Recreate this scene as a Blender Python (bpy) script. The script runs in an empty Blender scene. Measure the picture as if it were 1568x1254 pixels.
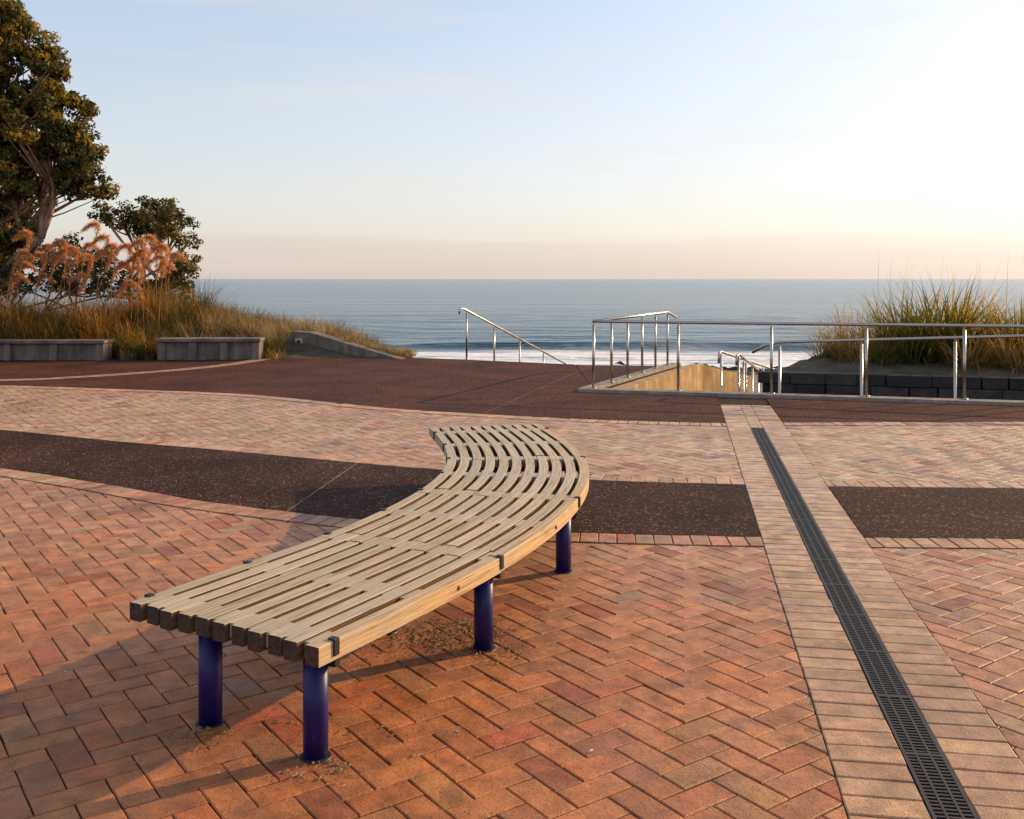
import bpy, bmesh, math, random
import numpy as np
from mathutils import Vector
random.seed(7); rng=np.random.default_rng(7)
C=bpy.context; S=C.scene; D=bpy.data
R=math.radians
H=1.7; FP=1524.0
def sv(px,py,z=0.0):
    """survey helper: plan position of a point of known height z"""
    Y=FP*(H-z)/(py-427.0); return ((px-784.0)/FP*Y, Y)
# ------------------------------------------------------------ camera
cam=D.cameras.new("camera"); co=D.objects.new("camera",cam); S.collection.objects.link(co)
co.location=(0,0,H); co.rotation_euler=(R(90),0,0)
cam.lens=35; cam.sensor_width=36; cam.shift_y=-200/1568.; cam.clip_end=60000; cam.clip_start=.05
S.camera=co
S.view_settings.view_transform='Standard'; S.view_settings.look='None'; S.view_settings.exposure=0
# ------------------------------------------------------------ sun + sky
AZ,EL=R(61),R(20)
sd=Vector((math.sin(AZ)*math.cos(EL),math.cos(AZ)*math.cos(EL),math.sin(EL)))
sun=D.lights.new("sun",'SUN'); so=D.objects.new("sun",sun); S.collection.objects.link(so)
sun.energy=5.0; sun.angle=R(.6); sun.color=(1,.72,.38)
so.rotation_euler=sd.to_track_quat('Z','Y').to_euler(); so.location=(20,15,12)
W=D.worlds.new("World"); S.world=W; W.use_nodes=True
nt=W.node_tree; nt.nodes.clear()
def N(nt,t,**k):
    n=nt.nodes.new(t)
    for a,b in k.items(): setattr(n,a,b)
    return n
def ramp(nt,stops,interp='LINEAR'):
    n=nt.nodes.new('ShaderNodeValToRGB'); cr=n.color_ramp; cr.interpolation=interp
    while len(cr.elements)<len(stops): cr.elements.new(.5)
    for e,(p,c) in zip(cr.elements,stops):
        e.position=p; e.color=(c[0],c[1],c[2],1) if hasattr(c,'__len__') else (c,c,c,1)
    return n
def mixc(nt,a,b,f,mode='MIX'):
    n=N(nt,'ShaderNodeMix',data_type='RGBA',blend_type=mode)
    for sock,v in ((n.inputs[0],f),(n.inputs[6],a),(n.inputs[7],b)):
        if hasattr(v,'links'): nt.links.new(v,sock)
        elif hasattr(v,'__len__'): sock.default_value=(v[0],v[1],v[2],1)
        else: sock.default_value=v
    return n.outputs[2]
def mth(nt,op,a,b=None,clamp=False):
    n=N(nt,'ShaderNodeMath',operation=op,use_clamp=clamp)
    for i,v in enumerate((a,b)):
        if v is None: continue
        if hasattr(v,'links'): nt.links.new(v,n.inputs[i])
        else: n.inputs[i].default_value=v
    return n.outputs[0]
sky=N(nt,'ShaderNodeTexSky',sky_type='NISHITA'); sky.sun_disc=False
sky.sun_elevation=EL; sky.sun_rotation=AZ; sky.air_density=1.0; sky.dust_density=1.6; sky.ozone_density=1.8
gm=N(nt,'ShaderNodeGamma'); gm.inputs[1].default_value=.56; nt.links.new(sky.outputs[0],gm.inputs[0])   # hazy, low-contrast morning sky
skyc=mixc(nt,gm.outputs[0],(2.62,2.55,2.62),1,'MULTIPLY')
tc=N(nt,'ShaderNodeTexCoord'); sep=N(nt,'ShaderNodeSeparateXYZ'); nt.links.new(tc.outputs['Generated'],sep.inputs[0])
mp=N(nt,'ShaderNodeMapping'); mp.inputs['Scale'].default_value=(1.6,1.6,16); nt.links.new(tc.outputs['Generated'],mp.inputs[0])
nz=N(nt,'ShaderNodeTexNoise'); nz.inputs['Scale'].default_value=2.0; nz.inputs['Detail'].default_value=6; nt.links.new(mp.outputs[0],nz.inputs[0])
cl=ramp(nt,[(.50,0),(.75,1)]); nt.links.new(nz.outputs[0],cl.inputs[0])
cloudc=mixc(nt,skyc,(6.0,5.4,4.9),mth(nt,'MULTIPLY',cl.outputs[0],.35))
hb=ramp(nt,[(0,1),(.03,.85),(.05,.5),(.12,.3),(.26,0)]); nt.links.new(sep.outputs[2],hb.inputs[0])
cloudc=mixc(nt,cloudc,(5.9,5.1,4.55),mth(nt,'MULTIPLY',hb.outputs[0],.55))
zz_=mth(nt,'ADD',sep.outputs[2],mth(nt,'MULTIPLY',mth(nt,'SUBTRACT',nz.outputs[0],.5),.04))
bk_=ramp(nt,[(0,1),(.036,.9),(.043,0)]); nt.links.new(zz_,bk_.inputs[0])
cloudc=mixc(nt,cloudc,(.94,.91,.94),mth(nt,'MULTIPLY',bk_.outputs[0],.8),'MULTIPLY')
bg=N(nt,'ShaderNodeBackground'); bg.inputs[1].default_value=.15
wo=N(nt,'ShaderNodeOutputWorld'); nt.links.new(cloudc,bg.inputs[0]); nt.links.new(bg.outputs[0],wo.inputs[0])
# ------------------------------------------------------------ materials
def mat(name,base=(.5,.5,.5),rough=.6,metal=0,spec=.5):
    m=D.materials.new(name); m.use_nodes=True; t=m.node_tree; p=t.nodes['Principled BSDF']
    p.inputs['Base Color'].default_value=(*base,1); p.inputs['Roughness'].default_value=rough
    p.inputs['Metallic'].default_value=metal; p.inputs['Specular IOR Level'].default_value=spec
    return m,t,p
def noise(t,scale,detail=4,vec=None,rough=.55):
    n=N(t,'ShaderNodeTexNoise'); n.inputs['Scale'].default_value=scale; n.inputs['Detail'].default_value=detail
    n.inputs['Roughness'].default_value=rough
    if vec is not None: t.links.new(vec,n.inputs['Vector'])
    return n.outputs[0]
def objc(t,scale=None,out='Object'):
    c=N(t,'ShaderNodeTexCoord'); o=c.outputs[out]
    if scale:
        m=N(t,'ShaderNodeMapping'); m.inputs['Scale'].default_value=scale; t.links.new(o,m.inputs[0]); o=m.outputs[0]
    return o
def bump(t,p,h,strength=.3,dist=.01):
    b=N(t,'ShaderNodeBump'); b.inputs['Strength'].default_value=strength; b.inputs['Distance'].default_value=dist
    t.links.new(h,b.inputs['Height']); t.links.new(b.outputs[0],p.inputs['Normal'])
def attr(t,n='Col'):
    a=N(t,'ShaderNodeAttribute'); a.attribute_name=n; return a.outputs[0]
# pavers
MP,t,p=mat("clay_paver",rough=.55,spec=.32); o=objc(t)
c=attr(t)
r1=ramp(t,[(.3,.62),(.7,1.32)]); t.links.new(noise(t,9,6,o),r1.inputs[0])
c=mixc(t,c,r1.outputs[0],1,'MULTIPLY')
r2=ramp(t,[(.36,.25),(.44,1)]); t.links.new(noise(t,130,3,o,.7),r2.inputs[0])
c=mixc(t,c,r2.outputs[0],.8,'MULTIPLY')
r3=ramp(t,[(.46,0),(.68,1)]); t.links.new(noise(t,.8,6,o,.6),r3.inputs[0])
c=mixc(t,c,(.20,.115,.08),mth(t,'MULTIPLY',r3.outputs[0],.45))
r4=ramp(t,[(.60,0),(.68,1)]); t.links.new(noise(t,5,6,o,.7),r4.inputs[0])
c=mixc(t,c,(.11,.06,.035),mth(t,'MULTIPLY',r4.outputs[0],.6))
r5=ramp(t,[(.66,0),(.72,1)]); t.links.new(noise(t,60,4,o,.7),r5.inputs[0])
c=mixc(t,c,(.62,.43,.30),mth(t,'MULTIPLY',r5.outputs[0],.5))
t.links.new(c,p.inputs['Base Color'])
b1=mth(t,'ADD',noise(t,110,4,o,.7),mth(t,'MULTIPLY',noise(t,22,3,o),1.4)); bump(t,p,b1,.7,.005)
rr=ramp(t,[(.3,.42),(.7,.68)]); t.links.new(noise(t,4,5,o),rr.inputs[0]); t.links.new(rr.outputs[0],p.inputs['Roughness'])
# joint sand / base
MJ,t,p=mat("paving_joint_sand",rough=.95,spec=.1); o=objc(t)
r1=ramp(t,[(.3,(.02,.010,.006)),(.7,(.09,.045,.024))]); t.links.new(noise(t,25,5,o),r1.inputs[0]); t.links.new(r1.outputs[0],p.inputs['Base Color'])
# exposed aggregate
def aggregate(name,dark,mid,light):
    m,t,p=mat(name,rough=.8,spec=.10); o=objc(t)
    v=N(t,'ShaderNodeTexVoronoi'); v.inputs['Scale'].default_value=75; t.links.new(o,v.inputs[0])
    sp=N(t,'ShaderNodeSeparateColor'); t.links.new(v.outputs['Color'],sp.inputs[0])
    r=ramp(t,[(0,dark),(.5,mid),(.90,mid),(.96,light)]); t.links.new(sp.outputs[0],r.inputs[0])
    d=ramp(t,[(.2,1.2),(.6,.35)]); t.links.new(v.outputs['Distance'],d.inputs[0])
    c=mixc(t,r.outputs[0],d.outputs[0],1,'MULTIPLY')
    r3=ramp(t,[(.35,.65),(.7,1.4)]); t.links.new(noise(t,.9,6,o,.65),r3.inputs[0])
    c=mixc(t,c,r3.outputs[0],1,'MULTIPLY'); t.links.new(c,p.inputs['Base Color'])
    bump(t,p,d.outputs[0],.6,.004); return m
MB=aggregate("exposed_aggregate_dark",(.048,.018,.012),(.092,.038,.025),(.38,.22,.14))
MA=aggregate("exposed_aggregate_red",(.070,.023,.015),(.15,.052,.034),(.34,.18,.12))
def concrete(name,a,b,sc=3):
    m,t,p=mat(name,rough=.85,spec=.3); o=objc(t)
    r=ramp(t,[(.3,a),(.7,b)]); t.links.new(noise(t,sc,8,o,.65),r.inputs[0])
    st=ramp(t,[(.4,.55),(.6,1)]); t.links.new(noise(t,1.5,5,objc(t,(4,4,.6))),st.inputs[0])
    c=mixc(t,r.outputs[0],st.outputs[0],.7,'MULTIPLY'); t.links.new(c,p.inputs['Base Color'])
    bump(t,p,noise(t,60,5,o),.4,.004); return m
MC=concrete("weathered_concrete",(.14,.105,.085),(.28,.215,.18))
MCk=concrete("kerb_concrete",(.26,.21,.17),(.38,.32,.27),8)
MCw=concrete("sunlit_concrete",(.32,.16,.06),(.62,.42,.21),2.5)  # retaining wall: orange of low sun on its face put into the colour
MCs=concrete("pink_concrete_edging",(.36,.18,.11),(.48,.27,.18),6)
# wood
MW,t,p=mat("weathered_timber",rough=.55,spec=.3)
uv=objc(t,(2.2,75,1),'UV'); g=noise(t,1,6,uv,.7)
r=ramp(t,[(.28,(.19,.12,.065)),(.45,(.50,.37,.23)),(.72,(.74,.58,.40))]); t.links.new(g,r.inputs[0])
c=mixc(t,r.outputs[0],attr(t),1,'MULTIPLY')
w=ramp(t,[(.42,0),(.66,1)]); t.links.new(noise(t,1.8,5,objc(t)),w.inputs[0])
c=mixc(t,c,(.44,.39,.34),mth(t,'MULTIPLY',w.outputs[0],.4))
k=ramp(t,[(.36,.2),(.42,1)]); t.links.new(noise(t,1,3,objc(t,(4,170,1),'UV'),.6),k.inputs[0])
c=mixc(t,c,k.outputs[0],.75,'MULTIPLY')
t.links.new(c,p.inputs['Base Color']); bump(t,p,g,.6,.005)
ME,t,p=mat("end_grain_timber",(.07,.045,.03),.9)
r=ramp(t,[(.3,(.022,.013,.009)),(.7,(.09,.05,.032))]); t.links.new(noise(t,60,5,objc(t)),r.inputs[0]); t.links.new(r.outputs[0],p.inputs['Base Color'])
MWs,t,p=mat("gap_shade_timber",(.12,.08,.05),.9,0,.1)  # shade between slats painted as dark colour on their hidden faces
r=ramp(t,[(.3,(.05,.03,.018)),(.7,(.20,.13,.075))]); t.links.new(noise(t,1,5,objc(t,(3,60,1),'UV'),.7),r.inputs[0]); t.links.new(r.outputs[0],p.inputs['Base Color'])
# blue paint
ML,t,p=mat("navy_paint",(.02,.013,.13),.42,0,.35)
r=ramp(t,[(.4,(.009,.006,.075)),(.62,(.014,.009,.11)),(.78,(.04,.028,.07))]); t.links.new(noise(t,18,6,objc(t)),r.inputs[0]); t.links.new(r.outputs[0],p.inputs['Base Color'])
bump(t,p,noise(t,40,3,objc(t)),.15,.002)
MK,t,p=mat("black_steel",(.02,.018,.02),.5,.3)
MS,t,p=mat("stainless_steel",(.50,.44,.38),.28,1.0)
r=ramp(t,[(.3,.2),(.7,.42)]); t.links.new(noise(t,14,4,objc(t)),r.inputs[0]); t.links.new(r.outputs[0],p.inputs['Roughness'])
MG,t,p=mat("cast_iron_grate",(.035,.025,.022),.55,.4); bump(t,p,noise(t,200,3,objc(t)),.4,.002)
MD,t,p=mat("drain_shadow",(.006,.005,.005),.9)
MBas,t,p=mat("basalt_block",rough=.8); 
r=ramp(t,[(.3,(.014,.012,.013)),(.7,(.05,.043,.043))]); t.links.new(noise(t,7,8,objc(t),.7),r.inputs[0]); 
t.links.new(mixc(t,r.outputs[0],attr(t),1,'MULTIPLY'),p.inputs['Base Color']); bump(t,p,noise(t,22,6,objc(t)),.8,.02)
def leafmat(name,tr=.35,rough=.5,trmul=(1.3,1.2,.5)):
    m,t,p=mat(name,rough=rough,spec=.3); a=attr(t); t.links.new(a,p.inputs['Base Color'])
    tl=N(t,'ShaderNodeBsdfTranslucent'); t.links.new(mixc(t,a,trmul,1,'MULTIPLY'),tl.inputs[0])
    mx=N(t,'ShaderNodeMixShader'); mx.inputs[0].default_value=tr
    t.links.new(p.outputs[0],mx.inputs[1]); t.links.new(tl.outputs[0],mx.inputs[2])
    t.links.new(mx.outputs[0],t.nodes['Material Output'].inputs[0]); return m
MLf=leafmat("tree_leaves",.38,.5,(2.0,1.5,.5)); MGr=leafmat("grass_blades",.48,.55,(1.6,1.2,.6)); MPl=leafmat("plume",.5,.8,(1.3,1.05,.8))
MTk,t,p=mat("bark",rough=.9)
r=ramp(t,[(.3,(.14,.075,.04)),(.7,(.44,.27,.16))]); t.links.new(noise(t,6,6,objc(t,(2,2,.5))),r.inputs[0]); t.links.new(r.outputs[0],p.inputs['Base Color']); bump(t,p,noise(t,20,5,objc(t)),.8,.02)
MSo,t,p=mat("dune_soil",rough=.95)
r=ramp(t,[(.3,(.03,.022,.012)),(.7,(.13,.09,.05))]); t.links.new(noise(t,3,8,objc(t),.7),r.inputs[0]); t.links.new(r.outputs[0],p.inputs['Base Color'])
MSa,t,p=mat("sand",rough=.9)
r=ramp(t,[(.3,(.15,.10,.07)),(.7,(.28,.20,.15))]); t.links.new(noise(t,.8,9,objc(t),.7),r.inputs[0]); t.links.new(r.outputs[0],p.inputs['Base Color']); bump(t,p,noise(t,2.5,6,objc(t)),.6,.1)
# sea
MSea,t,p=mat("sea_water",(.02,.07,.09),.16,spec=.5)
o=objc(t); sx=N(t,'ShaderNodeSeparateXYZ'); t.links.new(o,sx.inputs[0])
n1=noise(t,1,5,objc(t,(.25,.9,1)),.6); n2=noise(t,1,4,objc(t,(.02,.10,1)),.6)
hh=mth(t,'ADD',n1,mth(t,'MULTIPLY',n2,3.0)); bump(t,p,hh,1.0,.6)
yw=mth(t,'ADD',sx.outputs[1],mth(t,'MULTIPLY',mth(t,'SUBTRACT',noise(t,1,4,objc(t,(.10,.2,1))),.5),6))
fr=ramp(t,[(.0,1),(.45,1),(.60,.9),(.66,.45),(.70,.12),(.76,.0)])   # shoreline foam
t.links.new(mth(t,'DIVIDE',mth(t,'SUBTRACT',yw,44),22),fr.inputs[0])
fn=ramp(t,[(.36,0),(.50,1)]); t.links.new(noise(t,1,7,objc(t,(.35,1.3,1)),.7),fn.inputs[0])
cr_=ramp(t,[(0,0),(.35,0),(.5,1),(.62,.7),(1,0)]); t.links.new(mth(t,'DIVIDE',mth(t,'SUBTRACT',yw,59.5),4),cr_.inputs[0])
fn2=ramp(t,[(.50,0),(.62,1)]); t.links.new(noise(t,1,5,objc(t,(.12,.4,1)),.7),fn2.inputs[0])
fm=mth(t,'MULTIPLY',fr.outputs[0],mth(t,'ADD',mth(t,'MULTIPLY',fn.outputs[0],.7),.3),True)
fm=mth(t,'MAXIMUM',fm,mth(t,'MULTIPLY',mth(t,'MULTIPLY',cr_.outputs[0],fn2.outputs[0]),.7))
wv=ramp(t,[(.35,(.016,.07,.10)),(.65,(.06,.135,.165))]); t.links.new(noise(t,1,5,objc(t,(.006,.05,1)),.65),wv.inputs[0])
t.links.new(mixc(t,wv.outputs[0],(.95,.90,.86),fm),p.inputs['Base Color'])
t.links.new(mth(t,'ADD',mth(t,'MULTIPLY',fm,.5),.18),p.inputs['Roughness'])
MR,t,p=mat("plaque_metal",(.5,.45,.38),.5,.3)
MSt,t,p=mat("seaweed",(.03,.02,.012),.9)
MShell,t,p=mat("shell_chips",(.75,.72,.66),.6)
# ------------------------------------------------------------ mesh helpers
def empty(name,loc=(0,0,0)):
    e=D.objects.new(name,None); S.collection.objects.link(e); e.location=loc; e.empty_display_size=.2; return e
def mk(name,V,F,m,col=None,smooth=False,parent=None,uv=None,bevel=0,mats=None,midx=None):
    me=D.meshes.new(name); V=np.asarray(V,dtype=np.float64)
    if isinstance(F,np.ndarray):
        n=len(F); k=F.shape[1]
        me.vertices.add(len(V)); me.vertices.foreach_set('co',V.ravel())
        me.loops.add(n*k); me.loops.foreach_set('vertex_index',F.ravel().astype(np.int32))
        me.polygons.add(n); me.polygons.foreach_set('loop_start',np.arange(0,n*k,k,dtype=np.int32))
        me.update(calc_edges=True)
    else:
        me.from_pydata([tuple(v) for v in V],[],F)
    me.materials.append(m)
    if mats:
        for mm in mats: me.materials.append(mm)
    if midx is not None: me.polygons.foreach_set('material_index',midx)
    if col is not None:
        a=me.color_attributes.new('Col','FLOAT_COLOR','POINT'); cc=np.ones((len(V),4)); cc[:,:3]=col; a.data.foreach_set('color',cc.ravel())
    if uv is not None:
        ul=me.uv_layers.new(name='UVMap'); li=np.zeros(len(me.loops),dtype=np.int32); me.loops.foreach_get('vertex_index',li)
        ul.data.foreach_set('uv',np.asarray(uv)[li].ravel())
    if smooth: me.polygons.foreach_set('use_smooth',[True]*len(me.polygons))
    me.update(); ob=D.objects.new(name,me); S.collection.objects.link(ob)
    if parent: ob.parent=parent
    if bevel:
        b=ob.modifiers.new('bevel','BEVEL'); b.width=bevel; b.segments=2; b.limit_method='ANGLE'
    return ob
class B:
    def __init__(s): s.V=[];s.F=[];s.c=[]
    def box(s,c,h,yaw=0,col=(1,1,1),tilt=0):
        ca,sa=math.cos(yaw),math.sin(yaw); n=len(s.V)
        for dz in(-1,1):
            for dx,dy in((-1,-1),(1,-1),(1,1),(-1,1)):
                x,y=dx*h[0],dy*h[1]; s.V.append((c[0]+x*ca-y*sa,c[1]+x*sa+y*ca,c[2]+dz*h[2]+tilt*dx)); s.c.append(col)
        s.F+= [tuple(n+i for i in f) for f in((3,2,1,0),(4,5,6,7),(0,1,5,4),(1,2,6,5),(2,3,7,6),(3,0,4,7))]
    def tube(s,P,r,seg=10,cap=True,col=(1,1,1)):
        P=[Vector(q) for q in P]; 
        if not hasattr(r,'__len__'): r=[r]*len(P)
        n0=len(s.V); up=None
        for i,q in enumerate(P):
            d=(P[min(i+1,len(P)-1)]-P[max(i-1,0)]).normalized()
            if up is None:
                up=Vector((0,0,1)) if abs(d.z)<.9 else Vector((1,0,0))
            a=d.cross(up).normalized(); b=a.cross(d).normalized(); up=b
            for k in range(seg):
                th=2*math.pi*k/seg; v=q+(a*math.cos(th)+b*math.sin(th))*r[i]; s.V.append(tuple(v)); s.c.append(col)
        for i in range(len(P)-1):
            for k in range(seg):
                a0=n0+i*seg+k; a1=n0+i*seg+(k+1)%seg; s.F.append((a0,a1,a1+seg,a0+seg))
        if cap:
            s.F.append(tuple(n0+k for k in range(seg))[::-1]); s.F.append(tuple(n0+(len(P)-1)*seg+k for k in range(seg)))
    def make(s,name,m,**k): return mk(name,s.V,s.F,m,col=np.array(s.c),**k)
def catmull(P,n=10):
    P=[Vector(p) for p in P]; P=[P[0]*2-P[1]]+P+[P[-1]*2-P[-2]]; out=[]
    for i in range(1,len(P)-2):
        for k in range(n):
            t=k/n; a,b,c,d=P[i-1],P[i],P[i+1],P[i+2]
            out.append(.5*((2*b)+(c-a)*t+(2*a-5*b+4*c-d)*t*t+(3*b-a-3*c+d)*t**3))
    out.append(P[-2]); return out
# ------------------------------------------------------------ plaza plan
plaza=[(-60,-40),(60,-40),(60,-1.7),(1.25,14.98),(3.32,19.45),(1.55,19.55),(1.0,19.9),(-.95,20.95),(-2.9,21.8),(-4.9,23.2),(-60,23.2)]
n=len(plaza); V=[(x,y,-.009) for x,y in plaza]+[(x,y,-2.4) for x,y in plaza]
F=[tuple(range(n))]+[((i+1)%n,i,i+n,(i+1)%n+n) for i in range(n)]
mk("plaza_ground",V,F,MJ,mats=[MC],midx=[0]+[1]*n)
E1=catmull([sv(*q) for q in[(-500,665),(-200,690),(0,716),(150,739),(300,765),(440,783),(550,795),(700,807),(870,815),(1168,822),(1322,823),(1568,825),(1900,829),(2600,840)]])
E2=catmull([sv(*q) for q in[(-500,620),(-200,640),(0,658),(170,675),(300,686),(420,697),(560,710),(670,719),(910,735),(1138,742),(1270,745),(1568,748),(1900,752),(2600,760)]])
E3=catmull([sv(*q) for q in[(-900,578),(-300,584),(0,590),(190,596),(300,600),(380,604),(440,609),(480,613),(600,625),(740,634),(900,642),(1110,648),(1200,647),(1568,646),(1900,647),(2600,650)]])
def fx(E): 
    xs=np.array([p[0] for p in E]); ys=np.array([p[1] for p in E]); return lambda x: np.interp(x,xs,ys)
f1,f2,f3=fx(E1),fx(E2),fx(E3)
sa=math.atan(259/FP); dS=np.array([math.sin(sa),math.cos(sa)]); nS=np.array([math.cos(sa),-math.sin(sa)])
LL,LR=.31*H*math.cos(sa),.707*H*math.cos(sa); LM=(LL+LR)/2
DL,DR=LM-.072,LM+.072
def lat(x,y): return x*nS[0]+y*nS[1]
def brickcol(x,y):
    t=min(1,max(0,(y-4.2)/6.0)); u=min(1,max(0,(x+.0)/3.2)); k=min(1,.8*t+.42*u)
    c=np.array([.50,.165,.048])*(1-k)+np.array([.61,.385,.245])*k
    r=random.random()
    if r<.03: c=c*.40+np.array([.44,.08,.035])*.60
    elif r<.065: c=c*np.array([.64,.56,.68])
    elif r<.17: c=c*np.array([.92,1.10,1.12])
    elif r<.30: c=c*np.array([1.02,.88,.80])
    return c*random.uniform(.78,1.12)*np.array([random.uniform(.97,1.03),1,random.uniform(.95,1.05)])
class Pav:
    def __init__(s): s.V=[];s.F=[];s.c=[]
    def add(s,cx,cy,hl,hw,yaw,z,col=None):
        g=.0018; hl-=g+random.uniform(0,.0018); hw-=g+random.uniform(0,.0018); ch=.0045; n=len(s.V)
        yaw+=random.gauss(0,.010); tx,ty=random.gauss(0,.006),random.gauss(0,.007); z+=random.gauss(0,.0007)
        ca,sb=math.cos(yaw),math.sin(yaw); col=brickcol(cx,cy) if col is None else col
        for (a,b,zz) in((hl,hw,-.02),(hl,hw,-.0035),(hl-ch,hw-ch,0)):
            for dx,dy in((-1,-1),(1,-1),(1,1),(-1,1)):
                x,y=dx*a,dy*b; s.V.append((cx+x*ca-y*sb,cy+x*sb+y*ca,z+zz+x*tx+y*ty)); s.c.append(col)
        for l in(0,4):
            for i in range(4): s.F.append((n+l+i,n+l+(i+1)%4,n+l+4+(i+1)%4,n+l+4+i))
        s.F.append((n+8,n+9,n+10,n+11))
def cut(ob,side):
    """trim a paving mesh along the drain border line"""
    me=ob.data; bm=bmesh.new(); bm.from_mesh(me); L=LL-.002 if side<0 else LR+.002
    bmesh.ops.bisect_plane(bm,geom=bm.verts[:]+bm.edges[:]+bm.faces[:],plane_co=(L*nS[0],L*nS[1],0),plane_no=(nS[0],nS[1],0),clear_outer=side<0,clear_inner=side>0)
    bm.to_mesh(me); bm.free()
U=.12; yw=R(45)-sa; ca,sb=math.cos(yw),math.sin(yw)
PL,PR=Pav(),Pav()
for i in range(-170,170):
    for j in range(-170,170):
        k=(i-j)%4
        if k==0: bx,by,rot=(i+1)*U,(j+.5)*U,0
        elif k==3: bx,by,rot=(i+.5)*U,(j+1)*U,R(90)
        else: continue
        x=bx*ca-by*sb; y=bx*sb+by*ca+6
        if y<.3 or y>16.6 or abs(x)>.56*y+2.2: continue
        if y>f3(x)+.15 or f1(x)+.15<y<f2(x)-.15: continue
        l=lat(x,y)
        if LL+.15<l<LR-.15: continue
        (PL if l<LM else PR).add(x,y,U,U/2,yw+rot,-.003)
def course(E,side,wid=.235,pitch=.1195):
    pts=[Vector((p[0],p[1])) for p in E]; s=0; nxt=0
    for a,b in zip(pts,pts[1:]):
        d=b-a; L=d.length; d.normalize(); nn=Vector((-d.y,d.x))*side
        while nxt<s+L:
            q=a+d*(nxt-s)+nn*(wid/2+.004)
            if abs(q.x)<.56*q.y+2.2:
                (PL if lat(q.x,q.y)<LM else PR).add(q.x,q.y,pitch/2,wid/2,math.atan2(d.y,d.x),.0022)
            nxt+=pitch
        s+=L
course(E1,-1); course(E2,1); course(E3,-1)
pave=empty("brick_paving")
for P_,sd_,nm in((PL,-1,"herringbone_west"),(PR,1,"herringbone_east")):
    ob=mk(nm,P_.V,P_.F,MP,col=np.array(P_.c),parent=pave); cut(ob,sd_)
def sheet(name,A,Bp,z,m,parent=None,split=True):
    A=[(p[0],p[1],z) for p in A]; Bp=[(p[0],p[1],z) for p in Bp]
    for side in((-1,1) if split else (0,)):
        V=A+Bp; n=len(A); F=[(i,i+1,n+i+1,n+i) for i in range(n-1)]
        ob=mk(name+("_w" if side<0 else "_e"),V,F,m,parent=parent)
        if side: cut(ob,side)
def off(E,d):
    out=[]
    for i,p in enumerate(E):
        a=E[max(i-1,0)]; b=E[min(i+1,len(E)-1)]; t=(Vector(b)-Vector(a)).normalized(); out.append((p[0]-t.y*d,p[1]+t.x*d))
    return out
for E,s_ in((E1,-1),(E2,1),(E3,-1)): sheet("course_mortar",E,off(E,s_*.245),-.0005,MJ,parent=pave)
bands=empty("dark_paving_band")
sheet("aggregate_band",E1,[(x,float(f2(x))) for x,_ in E1],.002,MB,parent=bands)
fx_=[-60,-4.9,-2.9,-.95,1.0,1.3]; fy_=[23.19,23.19,21.79,20.94,19.89,19.7]
def far(x):
    if x<=1.25: return float(np.interp(x,fx_,fy_))
    return 15.0-.284*(x-1.12)-.02
xs=sorted(set(list(np.linspace(-30,1.24,90))+list(np.linspace(1.26,26,60))))
sheet("upper_forecourt",[(x,float(f3(x))) for x in xs],[(x,far(x)) for x in xs],.002,MA,parent=bands)
mk("upper_forecourt_corner",[(1.262,14.98,.002),(3.31,19.44,.002),(1.55,19.53,.002),(1.262,19.7,.002)],[(0,1,2,3)],MA,parent=bands)
# fine control joints in the aggregate
for a_,b_ in(((548,709),(440,783)),((742,633),(905,560))):
    pa,pb=Vector(sv(*a_)),Vector(sv(*b_)); dd=(pb-pa).normalized(); w_=Vector((-dd.y,dd.x))*.004
    mk("control_joint",[tuple(q)+(.0045,) for q in(pa-w_,pa+w_,pb+w_,pb-w_)],[(0,3,2,1)],MCs,parent=bands)
# drain border + grate
drain=empty("drain_channel")
P_=Pav(); pit=.1215; y0=.2; L1=13.75
k=0
while True:
    s=y0+k*pit
    if s>L1: break
    u=min(1,max(0,(s-3)/5)); bc=np.array([.55,.29,.145])*(1-u)+np.array([.62,.40,.255])*u
    for cen,w in(((LL+DL)/2,(DL-LL)/2),((DR+LR)/2,(LR-DR)/2)):
        x,y=s*dS+cen*nS; cc=bc*random.uniform(.82,1.1)*np.array([1,random.uniform(.94,1.05),random.uniform(.92,1.06)])
        if random.random()<.04: cc=np.array([.44,.14,.07])
        P_.add(x,y,w,pit/2,-sa,.001,cc)
    if s>11.65:
        x,y=s*dS+LM*nS; P_.add(x,y,.072,pit/2,-sa,.001,bc*random.uniform(.85,1.08))
    k+=1
mk("border_bricks",P_.V,P_.F,MP,col=np.array(P_.c),parent=drain)
def sq(l0,l1,s0,s1,z): 
    return [tuple(s*dS+l*nS)+(z,) for l,s in((l0,s0),(l1,s0),(l1,s1),(l0,s1))]
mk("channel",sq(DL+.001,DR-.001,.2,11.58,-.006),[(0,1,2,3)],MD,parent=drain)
b=B()
s=.25
while s<11.56:
    x,y=s*dS+LM*nS; b.box((x,y,-.0015),(.066,.0055,.0032),-sa); s+=.0235
for l in(DL+.007,LM-.024,LM+.024,DR-.007):
    x,y=5.9*dS+l*nS; b.box((x,y,-.0008),(.006 if abs(l-LM)>.04 else .0045,5.68,.0035),-sa)
s=.25
while s<11.6:
    x,y=s*dS+LM*nS; b.box((x,y,-.0004),(.069,.009,.0036),-sa); s+=.5
b.make("grate",MG,parent=drain)
cs=catmull([sv(*q) for q in[(-400,592),(0,584),(120,579),(250,570),(340,561.5),(400,553),(450,543.5)]])
ob=sheet("path_edging",cs,off(cs,.34),.006,MCs,split=False,parent=bands)
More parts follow.
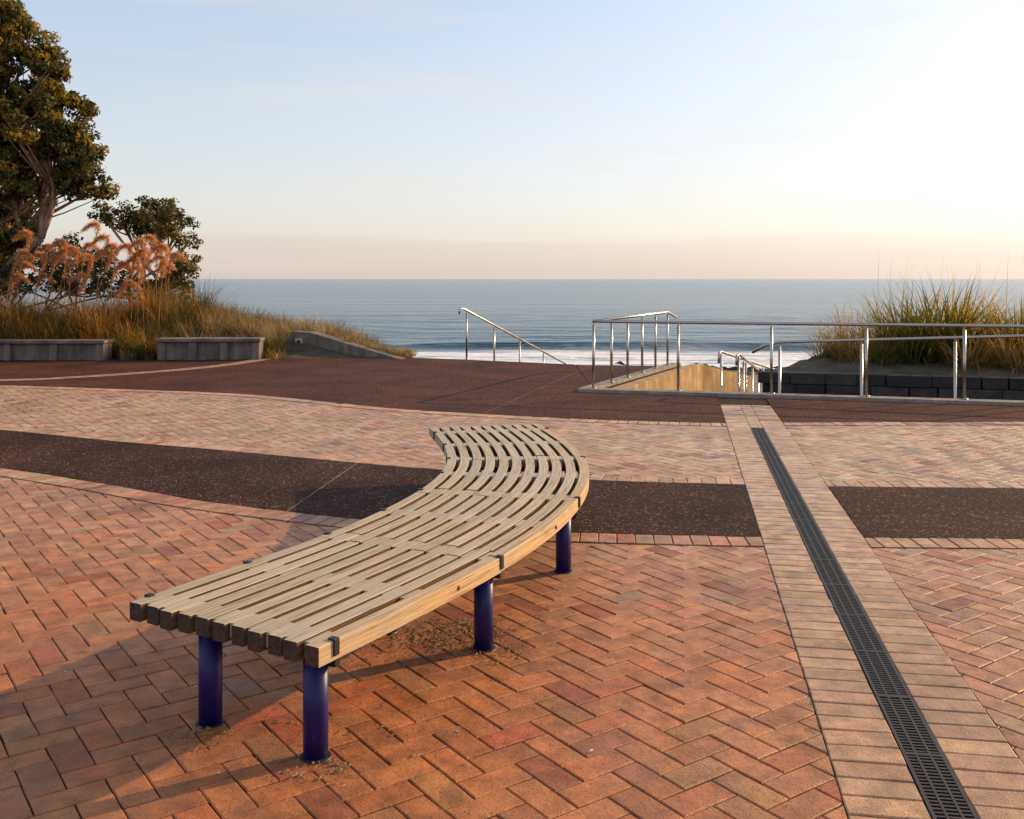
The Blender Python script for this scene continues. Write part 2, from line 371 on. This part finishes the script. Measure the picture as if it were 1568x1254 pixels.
# ------------------------------------------------------------ bench
bench=empty("slatted_bench")
hs=[0,.377,1.07,1.69,2.32,2.97,3.66,4.6,5.3]; hv=[30.6,30.1,27.3,20.9,14.4,6.3,-4.2,-12,-14]
LB=5.2; ns=260; ss=np.linspace(0,LB,ns); hd=np.radians(np.interp(ss,hs,hv))
hd=np.convolve(np.pad(hd,15,mode='edge'),np.ones(31)/31,'valid')
cx=-1.076+np.concatenate([[0],np.cumsum(np.sin(hd[:-1])*np.diff(ss))]); cy=3.69+np.concatenate([[0],np.cumsum(np.cos(hd[:-1])*np.diff(ss))])
def bp(s,o,z):
    h=np.interp(s,ss,hd); x=np.interp(s,ss,cx); y=np.interp(s,ss,cy)
    if s<0: x+=math.sin(h)*s; y+=math.cos(h)*s
    if s>LB: x+=math.sin(h)*(s-LB); y+=math.cos(h)*(s-LB)
    return (x+o*math.cos(h),y-o*math.sin(h),z)
ZT=.43; SH=.07; SW=.063; PI_=.0908
V=[];F=[];Cc=[];UV=[];MI=[]
def sweep(s0,s1,o,w,h,z1,col,ends=0,ch=.0022,dl=False,dr=False):
    cs_=[(-w/2,-h+ch),(-w/2,-ch),(-w/2+ch,0),(w/2-ch,0),(w/2,-ch),(w/2,-h+ch),(w/2-ch,-h),(-w/2+ch,-h)]
    per=[0,h,h+.005,h+w,h+w+.005,2*h+w,2*h+w+.005,2*h+2*w]
    k=max(2,int((s1-s0)/.06)+1); n=len(V); uo=random.uniform(0,50); vo=random.uniform(0,50); dz=random.gauss(0,.0012); do=random.gauss(0,.0015)
    for a in np.linspace(s0,s1,k):
        for (oo,zz),pv in zip(cs_,per):
            V.append(bp(a,o+oo+do,z1+zz+dz)); Cc.append(col); UV.append((a+uo,pv+vo))
    for i in range(k-1):
        for j in range(8):
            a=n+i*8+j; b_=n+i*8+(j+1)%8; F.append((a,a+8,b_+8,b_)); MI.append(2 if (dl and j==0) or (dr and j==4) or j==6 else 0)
    F.append(tuple(n+j for j in range(8))); MI.append(1 if ends else 0); F.append(tuple(n+(k-1)*8+j for j in range(8))[::-1]); MI.append(1 if ends else 0)
legS=[.07,1.22,2.42,3.62,4.9]
spS=[.07,.62,1.22,1.82,2.42,3.02,3.62,4.26,4.9]
for i in range(11):
    o=(i-5)*PI_
    cuts=[-.02+random.uniform(-.014,.010)]+([1.22+(.07 if i%2 else -.07),2.42+(.07 if i%2 else -.07),3.62+(.07 if i%2 else -.07)])+[LB+random.uniform(-.01,.01)]
    if i==10: cuts=[-.02,1.22,2.42,3.62,LB]
    for a,b_ in zip(cuts,cuts[1:]):
        tn=random.uniform(.84,1.10); g=random.uniform(.96,1.02)
        cc=(tn,tn*g,tn*g*random.uniform(.90,1.0))
        if i==10: cc=(1.08,.92,.70)
        sweep(a+.003,b_-.003,o,SW,SH,ZT,cc,1,dl=i>0,dr=i<10)
for s in spS:
    for i in range(10):
        o=(i-4.5)*PI_; tn=random.uniform(.80,1.0)
        sweep(s-.06,s+.06,o,PI_-SW-.002,.055,ZT-.003,(tn,tn*.98,tn*.93),0,.001)
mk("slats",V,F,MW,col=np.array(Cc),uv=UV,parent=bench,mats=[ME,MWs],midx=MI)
b=B()
for s in spS:
    h=float(np.interp(s,ss,hd)); q=bp(s,0,ZT-SH-.007); b.box(q,(.47,.022,.006),-h)
    for sg in(-1,1):
        q=bp(s,sg*(.454+SW/2+.005),ZT-.024); 
        if s in legS or sg<0: b.box(q,(.0035,.014,.030),-h); q=bp(s,sg*(.454+SW/2-.008),ZT+.0035); b.box(q,(.016,.014,.0028),-h)
b.make("steel_clips",MK,parent=bench,bevel=.0015)
b=B(); bk=B()
for i,s in enumerate(legS):
    h=float(np.interp(s,ss,hd)); q=bp(s+.04,.13,ZT-SH-.024); bk.box(q,(.29,.018,.012),-h)
    q=bp(s+.03,.435,ZT-SH-.024); bk.box(q,(.035,.012,.014),-h)
    for o in(-.135,.395):
        x,y,_=bp(s,o,0); b.tube([(x,y,-.005),(x,y,ZT-SH-.012)],.0445,28)
        bk.tube([(x,y,-.006),(x,y,.001),(x,y,.004)],[.060,.056,.047],20)
o_=b.make("blue_legs",ML,parent=bench); 
for pl in o_.data.polygons: pl.use_smooth=len(pl.vertices)==4
bk.make("brackets",MK,parent=bench)
bb=B()
for s in(.85,1.9,3.3):
    a=Vector(bp(s,.454+SW/2-.004,ZT-.035)); c_=Vector(bp(s,.454+SW/2+.0035,ZT-.035)); bb.tube([a,c_],.010,14)
bb.make("bolt_plugs",ME,parent=bench)
# ------------------------------------------------------------ railings
def rail_post(b,x,y,z0,z1,r=.021):
    b.tube([(x,y,z0),(x,y,z1-.055)],r,12); b.tube([(x,y,z1-.056),(x,y,z1-.012)],.008,8)
    b.tube([(x,y,z0),(x,y,z0+.012)],.05,14)
fenceline=lambda x: 15.0-.284*(x-1.12)
b=B(); RT=1.06
rx=[1.23,2.45,3.73,4.97,6.19,7.45,8.7,9.95,11.2]
for x in rx: rail_post(b,x,fenceline(x)+.06,.05,RT)
P0=Vector((1.23,15.02,RT)); P1=Vector((3.0,19.2,RT))
for i in range(1,6):
    q=P0.lerp(P1,i/5); rail_post(b,q.x,q.y,.05,RT)
b.tube([P0]+[(x,fenceline(x)+.06,RT) for x in rx[1:]],.024,14)
b.tube([P0,P1,P1+Vector((.25,.5,-.12))],.024,14)
b.make("stainless_railing",MS,smooth=True)
b=B()
def f2line(x): return fenceline(x)+.5
xs2=[3.95,5.05,6.25,7.5,8.8]
zz=lambda x: .76+.045*(x-3.8)
for x in xs2: rail_post(b,x,f2line(x),-1.2,zz(x))
b.tube([(3.6,f2line(3.6)+.1,.60),(3.75,f2line(3.75),zz(3.75)-.04),(3.95,f2line(3.95),zz(3.95))]+[(x,f2line(x),zz(x)) for x in xs2[1:]],.022,12)
b.make("ramp_handrail",MS,smooth=True)
for (xa,ya,xb,yb,za,zb) in((3.36,16.0,5.2,19.3,.53,-.1),(3.62,15.9,4.6,18.6,.50,.0)):
    b=B(); 
    for i in range(4):
        t_=i/3; rail_post(b,xa+(xb-xa)*t_,ya+(yb-ya)*t_,-1.6,za+(zb-za)*t_,.018)
    b.tube([(xa-.06,ya-.1,za-.18),(xa-.05,ya-.09,za-.02),(xa,ya,za),(xb,yb,zb)],.02,12)
    b.make("step_handrail",MS,smooth=True)
b=B(); A_=Vector((-.95,20.85,1.04)); Z_=Vector((1.3,24.2,-.36))
for i in range(5):
    q=A_.lerp(Z_,i/4.); rail_post(b,q.x,q.y,0 if i==0 else q.z-1.0,q.z,.02)
b.tube([A_+Vector((-.14,-.16,-.06)),A_+Vector((-.15,-.18,.0)),A_+Vector((-.12,-.15,.04)),A_+Vector((-.06,-.06,.035)),A_,Z_],.022,12)
b.make("beach_stair_handrail",MS,smooth=True)
b=B()
for i in range(9):
    z=-.16*(i+1); q=Vector((-.2,21.2,0))+Vector((.55,.83,0)).normalized()*(.3*i+.3); b.box((q.x,q.y,z-.4),(1.3,.17,.4),-R(33))
b.make("beach_steps",MCk)
b=B()
for i in range(7):
    z=-.17*(i+1); q=Vector((2.9,15.9,0))+Vector((.42,.9,0)).normalized()*(.34*i); b.box((q.x,q.y,z-.4),(.9,.18,.4),-R(25))
b.make("concrete_steps",MCk)
b=B()
L=28; ang=math.atan(-.284); c0=(1.12+math.cos(ang)*L/2-.1, 15.06+math.sin(ang)*L/2)
b.box((c0[0],c0[1],-.1),(L/2,.13,.15),ang)
d=Vector((3.32-1.25,19.45-15.0)); 
b.box((1.25+d.x/2-.1,15.0+d.y/2+.14,-.1),(.11,d.length/2,.149),-math.atan2(d.x,d.y))
b.make("concrete_kerb",MCk,bevel=.008)
a0=(1.30,14.9); a1=(3.5,19.6); a2=(4.95,21.4); th=.22
nn=Vector((a1[1]-a0[1],-(a1[0]-a0[0]))).normalized()
pts=[(a0,.02),(a1,.03),(a2,-.42)]
V=[]; 
for (q,z) in pts:
    for o_,z_ in((.02,-2.3),(.02,z),(.02+th,z),(.02+th,-2.3)): V.append((q[0]+nn.x*o_,q[1]+nn.y*o_,z_))
F=[]
for i in range(2):
    for j in range(4): F.append((i*4+j,i*4+(j+1)%4,i*4+4+(j+1)%4,i*4+4+j))
F+=[(0,1,2,3),(11,10,9,8)]
mk("retaining_wall",V,F,MCw,bevel=.01)
# ------------------------------------------------------------ seat walls (left)
def seatwall(xa,xb,y,h,yaw=0,n=3):
    e=empty("concrete_seat_wall",((xa+xb)/2,y,0)); Lw=(xb-xa)
    b=B(); b.box((0,.25,h/2-.04),(Lw/2-.02,.19,h/2-.04)); 
    for i in range(n+1): b.box((-Lw/2+.09+(Lw-.18)*i/n,.22,h/2-.041),(.08,.235,h/2-.0415))
    b.make("wall_body",MC,parent=e,bevel=.008)
    b=B(); b.box((0,.22,h-.035),(Lw/2+.02,.27,.035)); b.make("wall_cap",MC,parent=e,bevel=.012); e.rotation_euler[2]=yaw
seatwall(-14.5,-8.5,20.75,.42,0,6)
seatwall(-7.42,-5.3,20.85,.45,R(3),3)
e=empty("sloping_wall_block",(-4.95,22.2,0))
V=[(0,0,-.1),(.45,-.05,-.1),(2.1,-.75,-.1),(2.6,-1.2,-.1),(0,0,.53),(.45,-.05,.51),(2.1,-.75,.10),(2.6,-1.2,.0)]
V+=[(x+.1,y+.38,z) for x,y,z in V]
F=[(0,1,5,4),(1,2,6,5),(2,3,7,6),(4,5,13,12),(5,6,14,13),(6,7,15,14),(8,12,13,9),(9,13,14,10),(10,14,15,11),(0,4,12,8),(3,11,15,7)]
mk("wall_body",V,F,MC,parent=e,bevel=.012)
b=B(); b.box((.2,-.035,.29),(.085,.008,.085),-.1); b.make("plaque",MR,parent=e,bevel=.004)
b=B(); b.tube([(.2,-.044,.29),(.2,-.052,.29)],.045,20); b.make("plaque_emblem",MK,parent=e)
# ------------------------------------------------------------ terrain, beach, sea
def grid(name,x0,x1,nx,y0,y1,ny,fz,m,smooth=True):
    X,Y=np.meshgrid(np.linspace(x0,x1,nx),np.linspace(y0,y1,ny)); Z=fz(X,Y)
    V=np.stack([X.ravel(),Y.ravel(),Z.ravel()],1); i=np.arange(nx*ny).reshape(ny,nx)
    F=np.stack([i[:-1,:-1].ravel(),i[:-1,1:].ravel(),i[1:,1:].ravel(),i[1:,:-1].ravel()],1)
    return mk(name,V,F,m,smooth=smooth)
def beach(X,Y): return np.interp(Y,[0,24,46,75,300],[-1.5,-1.5,-2.5,-3.6,-8])+.05*np.sin(X*.7+Y*.4)*np.clip((Y-15)/10,0,1)*np.clip((44-Y)/10,0,1)
grid("beach_sand",-400,400,401,-60,300,181,beach,MSa)
def wav(X,Y):
    yy=Y+1.5*np.sin(X*.045)+.7*np.sin(X*.13+1)
    z=.42*np.exp(-((yy-61)/np.where(yy<61,.5,1.9))**2)*(.7+.3*np.sin(X*.16+.5))
    z+=.18*np.exp(-((yy-72)/1.5)**2)*(.5+.5*np.sin(X*.06+2))+.12*np.exp(-((yy-53)/np.where(yy<53,.3,1.0))**2)
    z+=.03*np.sin(Y*1.3+np.sin(X*.3)*1.5)+.02*np.sin(Y*2.3+X*.5)
    return -2.5+z*np.clip((150-Y)/60,0,1)
grid("sea",-160,160,321,40,150,441,wav,MSea)
o_=mk("sea_horizon",[(-30000,149.9,-2.502),(30000,149.9,-2.502),(30000,40000,-2.502),(-30000,40000,-2.502),(-30000,40,-2.56),(-159,40,-2.56),(-159,149.9,-2.502),(159,149.9,-2.502),(159,40,-2.56),(30000,40,-2.56)],[(0,6,7,1,2,3),(4,5,6,0),(8,9,1,7)],MSea)
def sst(a,b,x): t=np.clip((x-a)/(b-a),0,1); return t*t*(3-2*t)
def dune(X,Y):
    h=.50*(1-sst(-4.9,-1.9,X+.35*(Y-22)))+.28*np.sin(X*1.1+1)*np.sin(Y*.7)*(1-sst(-6,-3,X))
    h=h*sst(20.9,23,Y)
    low=-1.9+.0*X
    k=sst(27,34,Y)
    return (h-.06)*(1-k)+low*k - 1.6*sst(-2.9,-.8,X+.35*(Y-22))
grid("dune_ground",-60,-1,180,21.0,36,60,dune,MSo)
def duneh(x,y): return float(dune(np.array(x),np.array(y)))
# ------------------------------------------------------------ blades
def blades(base,length,width,azim,lean,curl,col,name,m,seg=4,parent=None,tipcol=None):
    base=np.asarray(base); n=len(base); dirx,diry=np.cos(azim),np.sin(azim)
    V=np.zeros((n,seg+1,2,3)); ang=lean.copy(); pos=base.copy()
    px,py=-diry,dirx
    cc=np.zeros((n,seg+1,2,3))
    for k in range(seg+1):
        w=width*(1-(k/seg)**1.6)*.5+.0006
        V[:,k,0,:]=pos+np.stack([px*w,py*w,0*w],1); V[:,k,1,:]=pos-np.stack([px*w,py*w,0*w],1)
        f=k/seg; tcc=col if tipcol is None else col*(1-f)+tipcol*f
        cc[:,k,:,:]=tcc[:,None,:]
        st=length/seg; pos=pos+np.stack([np.sin(ang)*dirx*st,np.sin(ang)*diry*st,np.cos(ang)*st],1); ang=ang+curl/seg
    V=V.reshape(-1,3); idx=(np.arange(n)*(seg+1)*2)[:,None]
    F=np.concatenate([np.stack([idx[:,0]+2*k,idx[:,0]+2*k+1,idx[:,0]+2*k+3,idx[:,0]+2*k+2],1) for k in range(seg)])
    return mk(name,V,F,m,col=cc.reshape(-1,3),parent=parent)
def tufts(name,cent,nb,L,wd,pal,spread=.12,lean=.5,curl=1.2,m=None,parent=None,seg=4,tip=None):
    bs=[];ln=[];az=[];le=[];cu=[];co_=[];wi=[]
    for (x,y,z,sc) in cent:
        k=int(nb*rng.uniform(.7,1.3)); a=rng.uniform(0,2*np.pi,k); r=spread*sc*np.sqrt(rng.random(k))
        bs.append(np.stack([x+r*np.cos(a),y+r*np.sin(a),np.full(k,z-.02)],1)); az.append(a+rng.normal(0,.5,k))
        ln.append(L*sc*rng.uniform(.5,1.1,k)); le.append(np.abs(rng.normal(0,lean*.6,k))+.04); cu.append(curl*rng.uniform(.2,1.3,k)); wi.append(wd*rng.uniform(.7,1.2,k))
        base=np.array(pal[rng.integers(len(pal))]); co_.append(base*rng.uniform(.6,1.3,(k,1))*rng.uniform(.9,1.1,(k,3)))
    col=np.concatenate(co_)
    return blades(np.concatenate(bs),np.concatenate(ln),np.concatenate(wi),np.concatenate(az),np.concatenate(le),np.concatenate(cu),col,name,m or MGr,seg,parent,None if tip is None else col*np.array(tip))
straw=[(.36,.26,.15),(.26,.20,.11),(.15,.14,.07),(.40,.30,.19)]
green=[(.05,.075,.022),(.08,.10,.03),(.12,.12,.04)]
gold=[(.42,.21,.055),(.28,.16,.045),(.09,.10,.03),(.50,.27,.08),(.06,.07,.025)]
cen=[]
for _ in range(430):
    x=rng.uniform(-8.2,-2.3); y=rng.uniform(21.5,27)
    if x+.35*(y-22)>-2.4: continue
    if y<22.9 and x>-5.1: continue
    cen.append((x,y,duneh(x,y),rng.uniform(.5,1.3)*(.75 if x>-4.2 else 1)))
tufts("dune_grass",cen,80,.62,.010,straw+[(.10,.11,.05)],.18,.9,1.9)
cen=[(rng.uniform(-3.9,-2.2),0,0,rng.uniform(.5,.8)) for _ in range(60)]
cen=[(x,22.3-(x+4.4)*.42+rng.uniform(.1,.7),max(0,.40-(x+4.4)*.22),s_) for x,_,_,s_ in cen]
tufts("dune_grass",cen,60,.38,.010,straw,.14,.8,1.6)
cen=[]
for _ in range(480):
    x=rng.uniform(-17,-7.3); y=rng.uniform(21.4,25); cen.append((x,y,duneh(x,y),rng.uniform(.6,1.5)))
for _ in range(26):
    x=rng.uniform(-8.4,-7.5); y=rng.uniform(21.0,21.8); cen.append((x,y,0,rng.uniform(.5,.9)))
tufts("tussock_grass",cen,62,.92,.014,gold+green,.18,.55,1.3,tip=(1.3,1.15,1.0))
cen=[(rng.uniform(-5.3,-4.9),rng.uniform(21.2,22.4),0,.6) for _ in range(22)]+[(rng.uniform(-8.5,-7.4),rng.uniform(20.8,21.4),0,.55) for _ in range(22)]+[(x,21.35,.25,.5) for x in np.linspace(-14,-8.6,16)]
tufts("low_groundcover",cen,60,.5,.012,green+straw,.16,.8,1.3)
# toetoe plumes
tt=[(28,395),(45,365),(80,385),(100,378),(118,388),(130,383),(150,352),(165,372),(178,385),(205,398),(212,405),(228,392),(240,388),(252,402),(262,398),(222,378),(90,392),(190,440),(245,410),(235,372),(20,430),(60,430),(130,430),(70,398),(140,400),(170,395),(200,385),(255,385),(32,412),(105,405),(218,418),(180,412)]
stk=B(); bs=[];ln=[];az=[];le=[];cu=[]
for px,py in tt:
    Yp=rng.uniform(22,23.5); x=(px-784)/FP*Yp; z=1.7-(py-427)/FP*Yp+.0
    z0=duneh(x,Yp); bx=x+rng.uniform(-.35,.1)-.1; lean=rng.choice([1,-1],p=[.6,.4])
    P=catmull([(bx,Yp,z0),(bx+.3*(x-bx),Yp,z0+.6*(z-z0)),(x,Yp,z),(x-lean*.13,Yp,z+.12),(x-lean*.36,Yp,z-.03)],8)
    stk.tube(P[:18],.007,6)
    L0=12
    for qi,q in enumerate(P[L0:]):
        fs=math.sin(math.pi*min(1,(qi+1.5)/(len(P)-L0+1)))
        k=44; bs.append(np.array([[q[0],q[1],q[2]]]*k)+rng.normal(0,.018,(k,3))); az.append(rng.uniform(0,6.28,k)); ln.append(rng.uniform(.07,.17,k)*(.4+.75*fs)); le.append(rng.uniform(.6,2.0,k)); cu.append(rng.uniform(.6,1.4,k))
e=empty("toetoe_grass"); stk.make("stalks",MPl,parent=e); e.children[0].data.color_attributes['Col'].data.foreach_set('color',np.tile([.45,.30,.13,1],len(stk.V)))
bs=np.concatenate(bs); nb_=len(bs)
blades(bs,np.concatenate(ln),np.full(nb_,.012),np.concatenate(az),np.concatenate(le),np.concatenate(cu),np.array([.76,.49,.26])*rng.uniform(.65,1.2,(nb_,1)),"plumes",MPl,3,parent=e)
# ------------------------------------------------------------ trees
def leaves(name,cl,npc,size,pal,parent):
    ctr=[];col=[];nrm=[]
    for c_,r_ in cl:
        k=int(npc*(r_/.3)**2*rng.uniform(.8,1.2)); d_=rng.normal(0,1,(k,3)); d_/=np.linalg.norm(d_,axis=1)[:,None]
        rr=r_*rng.uniform(.35,1.05,k)**.6; pnt=np.array(c_)+d_*rr[:,None]*np.array([1,1,.7]); ctr.append(pnt)
        base=np.array(pal[rng.integers(len(pal))]); col.append(base*rng.uniform(.6,1.4,(k,1))*np.ones((k,3))); nrm.append(d_+rng.normal(0,.55,(k,3))+np.array([0,0,.3]))
    P=np.concatenate(ctr); c=np.concatenate(col); nn=np.concatenate(nrm); nn/=np.linalg.norm(nn,axis=1)[:,None]
    n=len(P); a=np.cross(nn,rng.normal(0,1,(n,3))); a/=np.linalg.norm(a,axis=1)[:,None]; b_=np.cross(nn,a)
    s1=size*rng.uniform(.7,1.3,(n,1)); s2=s1*.5
    V=np.stack([P-a*s1,P+b_*s2,P+a*s1,P-b_*s2],1).reshape(-1,3); F=np.arange(4*n).reshape(n,4)
    return mk(name,V,F,MLf,col=np.repeat(c,4,0),parent=parent)
def tree(name,base,lobes,Yd,pal,r0,cr,dens,npc,leafsz,forks):
    e=empty(name); b=B(); cl=[]; sc=Yd/FP
    for (px,py,pr,dy) in lobes:
        c_=Vector(((px-784)*sc,Yd+dy,1.7+(427-py)*sc)); r_=pr*sc
        fk=Vector(forks[rng.integers(len(forks))]); mid=fk.lerp(c_,.5)+Vector(rng.normal(0,.15,3)); 
        P=catmull([fk,mid,c_],6); b.tube([tuple(q) for q in P],list(np.linspace(r0*.42,.02,len(P))),7)
        m_=int(dens*pr*pr/1000)+3
        for k in range(m_):
            d_=Vector(rng.normal(0,1,3)).normalized(); 
            q=c_+Vector((d_.x,d_.y*1.1,d_.z*.85))*r_*rng.uniform(.45,1.0)**.5
            cl.append((tuple(q),cr*rng.uniform(.6,1.25)))
            if k%2==0:
                s_=P[rng.integers(len(P)//2,len(P))]; md=s_.lerp(q,.5)+Vector((0,0,-.06)); b.tube([tuple(s_),tuple(md),tuple(q)],[.028,.018,.007],5)
    for f in forks:
        f=Vector(f); bb_=Vector(base); P=catmull([bb_+(f-bb_)*0,bb_.lerp(f,.5)+Vector(rng.normal(0,.08,3)),f],6); b.tube([tuple(q) for q in P],list(np.linspace(r0,r0*.45,len(P))),9)
    b.make("trunk_and_limbs",MTk,parent=e,smooth=True); leaves("crown_leaves",cl,npc,leafsz,pal,e); return e
pal=[(.038,.042,.009),(.065,.065,.013),(.17,.14,.022),(.25,.18,.03),(.024,.030,.010),(.11,.10,.018)]
big=[(-10,25,48,0),(30,60,38,.5),(66,92,28,.1),(-40,90,75,-.5),(20,130,60,.3),(84,140,34,0),(106,160,22,.6),(50,190,58,-.3),(0,210,75,.5),(98,222,38,.2),(128,256,30,0),(65,255,46,.4),(20,275,48,-.4),(152,284,20,.1),(-70,200,100,0),(-90,60,90,.5),(-120,330,90,0),(-20,325,42,.6),(14,350,38,-.2),(5,395,30,.4),(-190,160,110,.5),(88,112,20,-.3),(10,30,34,-.3),(48,300,26,.2),(134,236,20,.1),(108,284,22,.2),(125,200,18,.1)]
tree("pohutukawa_tree",(-14.2,24.6,.2),big,24.5,pal,.24,.22,20,125,.060,[(-13.4,24.6,1.9),(-12.6,24.9,2.3),(-14.6,24.3,2.2),(-13.0,24.2,2.7),(-12.0,24.7,2.4),(-11.6,24.5,2.7)])
small=[(245,335,34,0),(215,325,26,.3),(275,345,26,-.2),(180,330,22,.2),(155,325,16,0),(255,318,20,.2),(288,370,16,.1),(282,395,16,.3),(270,425,28,.2),(262,450,28,-.1),(278,410,20,0),(235,440,24,.5),(228,360,18,.3),(200,345,16,.2)]
tree("coastal_tree",(-9.1,25.2,.3),small,25.2,pal,.10,.18,30,100,.050,[(-9.3,25.2,1.4),(-8.9,25.3,1.6),(-9.7,25.1,1.5)])
bush=[(30,425,30,0),(75,420,34,.3),(125,425,32,0),(165,430,28,.4),(60,400,24,.5),(-20,430,40,0),(115,400,20,.5),(210,445,24,.5),(95,375,16,.3),(150,395,18,.3)]
tree("coastal_shrub",(-11.2,24.2,.2),bush,24.2,[(.025,.032,.012),(.04,.045,.015),(.08,.06,.018)],.06,.22,18,90,.05,[(-11.4,24.2,.9),(-10.6,24.2,.9),(-12.2,24.2,.9)])
# ------------------------------------------------------------ basalt planter and flax (right)
wl=lambda x: fenceline(x)+1.35
pl=empty("basalt_planter_wall"); b=B()
def blockwall(p0,p1,z0,nrow,hh_):
    p0=Vector(p0);p1=Vector(p1);d=p1-p0;L=d.length;d.normalize();yw_=math.atan2(d.y,d.x)
    for r_ in range(nrow):
        s=-random.uniform(0,.3)
        while s<L:
            w=random.uniform(.35,.75); m_=s+w/2; q=p0+d*m_; c_=random.uniform(.5,1.8)
            b.box((q.x+random.gauss(0,.010),q.y+random.gauss(0,.012),z0+hh_*(r_+.5)),(w/2-.005,.13,hh_/2-.004),yw_+random.gauss(0,.01),(c_,c_,c_)); s+=w
blockwall((4.1,wl(4.1)),(14,wl(14)),-1.0,7,.18)
blockwall((4.15,wl(4.1)+.25),(5.6,17.9),-1.0,7,.178); blockwall((5.75,17.95),(14,17.0),-1.0,7,.177)
b.make("blocks",MBas,parent=pl,bevel=.012)
def bedz(X,Y): return .17+.16*np.clip((Y-(15.0-.284*(X-1.12)+1.35))/1.2,0,1)
V=[];nx_=40
for i in range(nx_):
    for j in range(8):
        x=4.35+i*(9.6/39); ya=wl(x)+.1; yb=min(17.85,ya+ (17.85-ya)*min(1,(x-4.3)/1.4+.15)); y=ya+(yb-ya)*j/7; V.append((x,y,float(bedz(x,y))+random.gauss(0,.015)))
F=[(i*8+j,i*8+8+j,i*8+9+j,i*8+1+j) for i in range(nx_-1) for j in range(7)]
mk("planting_bed",V,F,MSo,smooth=True,parent=pl)
flaxp=[(.06,.085,.02),(.10,.13,.028),(.20,.20,.04),(.32,.27,.06)]
def flax(name,cen,nb,L,wd,sp=.25,lean=.45,curl=.9,pal_=flaxp): tufts(name,cen,nb,L,wd,pal_,sp,lean,curl,tip=(1.6,1.3,.9))
flax("flax_bush",[(7.2,16.7,.26,1),(7.8,17.1,.26,.95),(6.8,17.1,.26,.92)],300,1.58,.038,.5,.7,1.3)
flax("flax_bush",[(9.4,16.4,.26,.95),(8.7,17.0,.26,.9),(8.4,16.2,.26,.72),(10.4,16.2,.26,.9)],300,1.5,.036,.5,.7,1.3)
flax("coastal_sedge",[(6.2,17.0,.25,1.15),(6.6,16.5,.25,1),(5.9,17.3,.25,1.1),(7.3,16.0,.25,.75),(8.0,15.6,.25,.75),(7.9,15.9,.25,.9),(8.9,15.4,.25,.9)],240,1.15,.020,.4,.85,1.6,[(.08,.10,.04),(.17,.16,.07),(.26,.21,.1)])
flax("coastal_sedge",[(5.7,16.9,.22,.9),(6.1,16.3,.22,.7),(5.5,17.3,.22,.95),(5.75,16.5,.22,.7)],140,.9,.016,.24,.85,1.6,[(.10,.12,.05),(.2,.18,.09)])
cen=[(rng.uniform(6,10),rng.uniform(16.4,17.4),.28,1) for _ in range(16)]
tufts("seed_stalks",cen,4,1.9,.008,[(.35,.24,.12)],.2,.18,.35)
# ------------------------------------------------------------ small things
def litter(name,pts,m,size,flat=.4):
    V=[];F=[]
    for x,y,z in pts:
        n=len(V); a=random.uniform(0,6.28); s_=size*random.uniform(.5,1.4); w=s_*random.uniform(.25,.6)
        dx,dy=math.cos(a),math.sin(a); h=s_*flat
        V+=[(x-dx*s_,y-dy*s_,z+random.random()*h*.3),(x+dy*w,y-dx*w,z+random.random()*h),(x+dx*s_,y+dy*s_,z+random.random()*h*.5),(x-dy*w,y+dx*w,z+random.random()*h),(x,y,z+h)]
        F+=[(n,n+1,n+4),(n+1,n+2,n+4),(n+2,n+3,n+4),(n+3,n,n+4)]
    return mk(name,V,F,m)
MLt,t,p=mat("dry_leaf",(.26,.16,.06),.8)
pts=[]
for (px,py,sp,k) in((690,975,.16,420),(640,985,.2,160),(748,1000,.1,80),(720,960,.12,160),(300,1125,.08,70),(488,1178,.08,60),(430,1130,.3,70),(600,1000,.3,120)):
    x,y=sv(px,py)
    for _ in range(k): pts.append((x+random.gauss(0,sp),y+random.gauss(0,sp*.6),.001))
litter("leaf_litter",pts,MLt,.011)
pts=[sv(*q)+(0,) for q in[(527,1203),(335,1183),(100,1028),(1120,1062),(967,818),(300,1052),(620,935),(210,820),(905,1150),(1210,900),(700,1120)]]
litter("shell_fragments",[(x,y,0.0) for x,y,_ in pts],MShell,.012,.5)
pts=[(random.uniform(5,14),random.gauss(44,1.2),-2.42) for _ in range(90)]
litter("seaweed_wrack",pts,MSt,.45,.35)
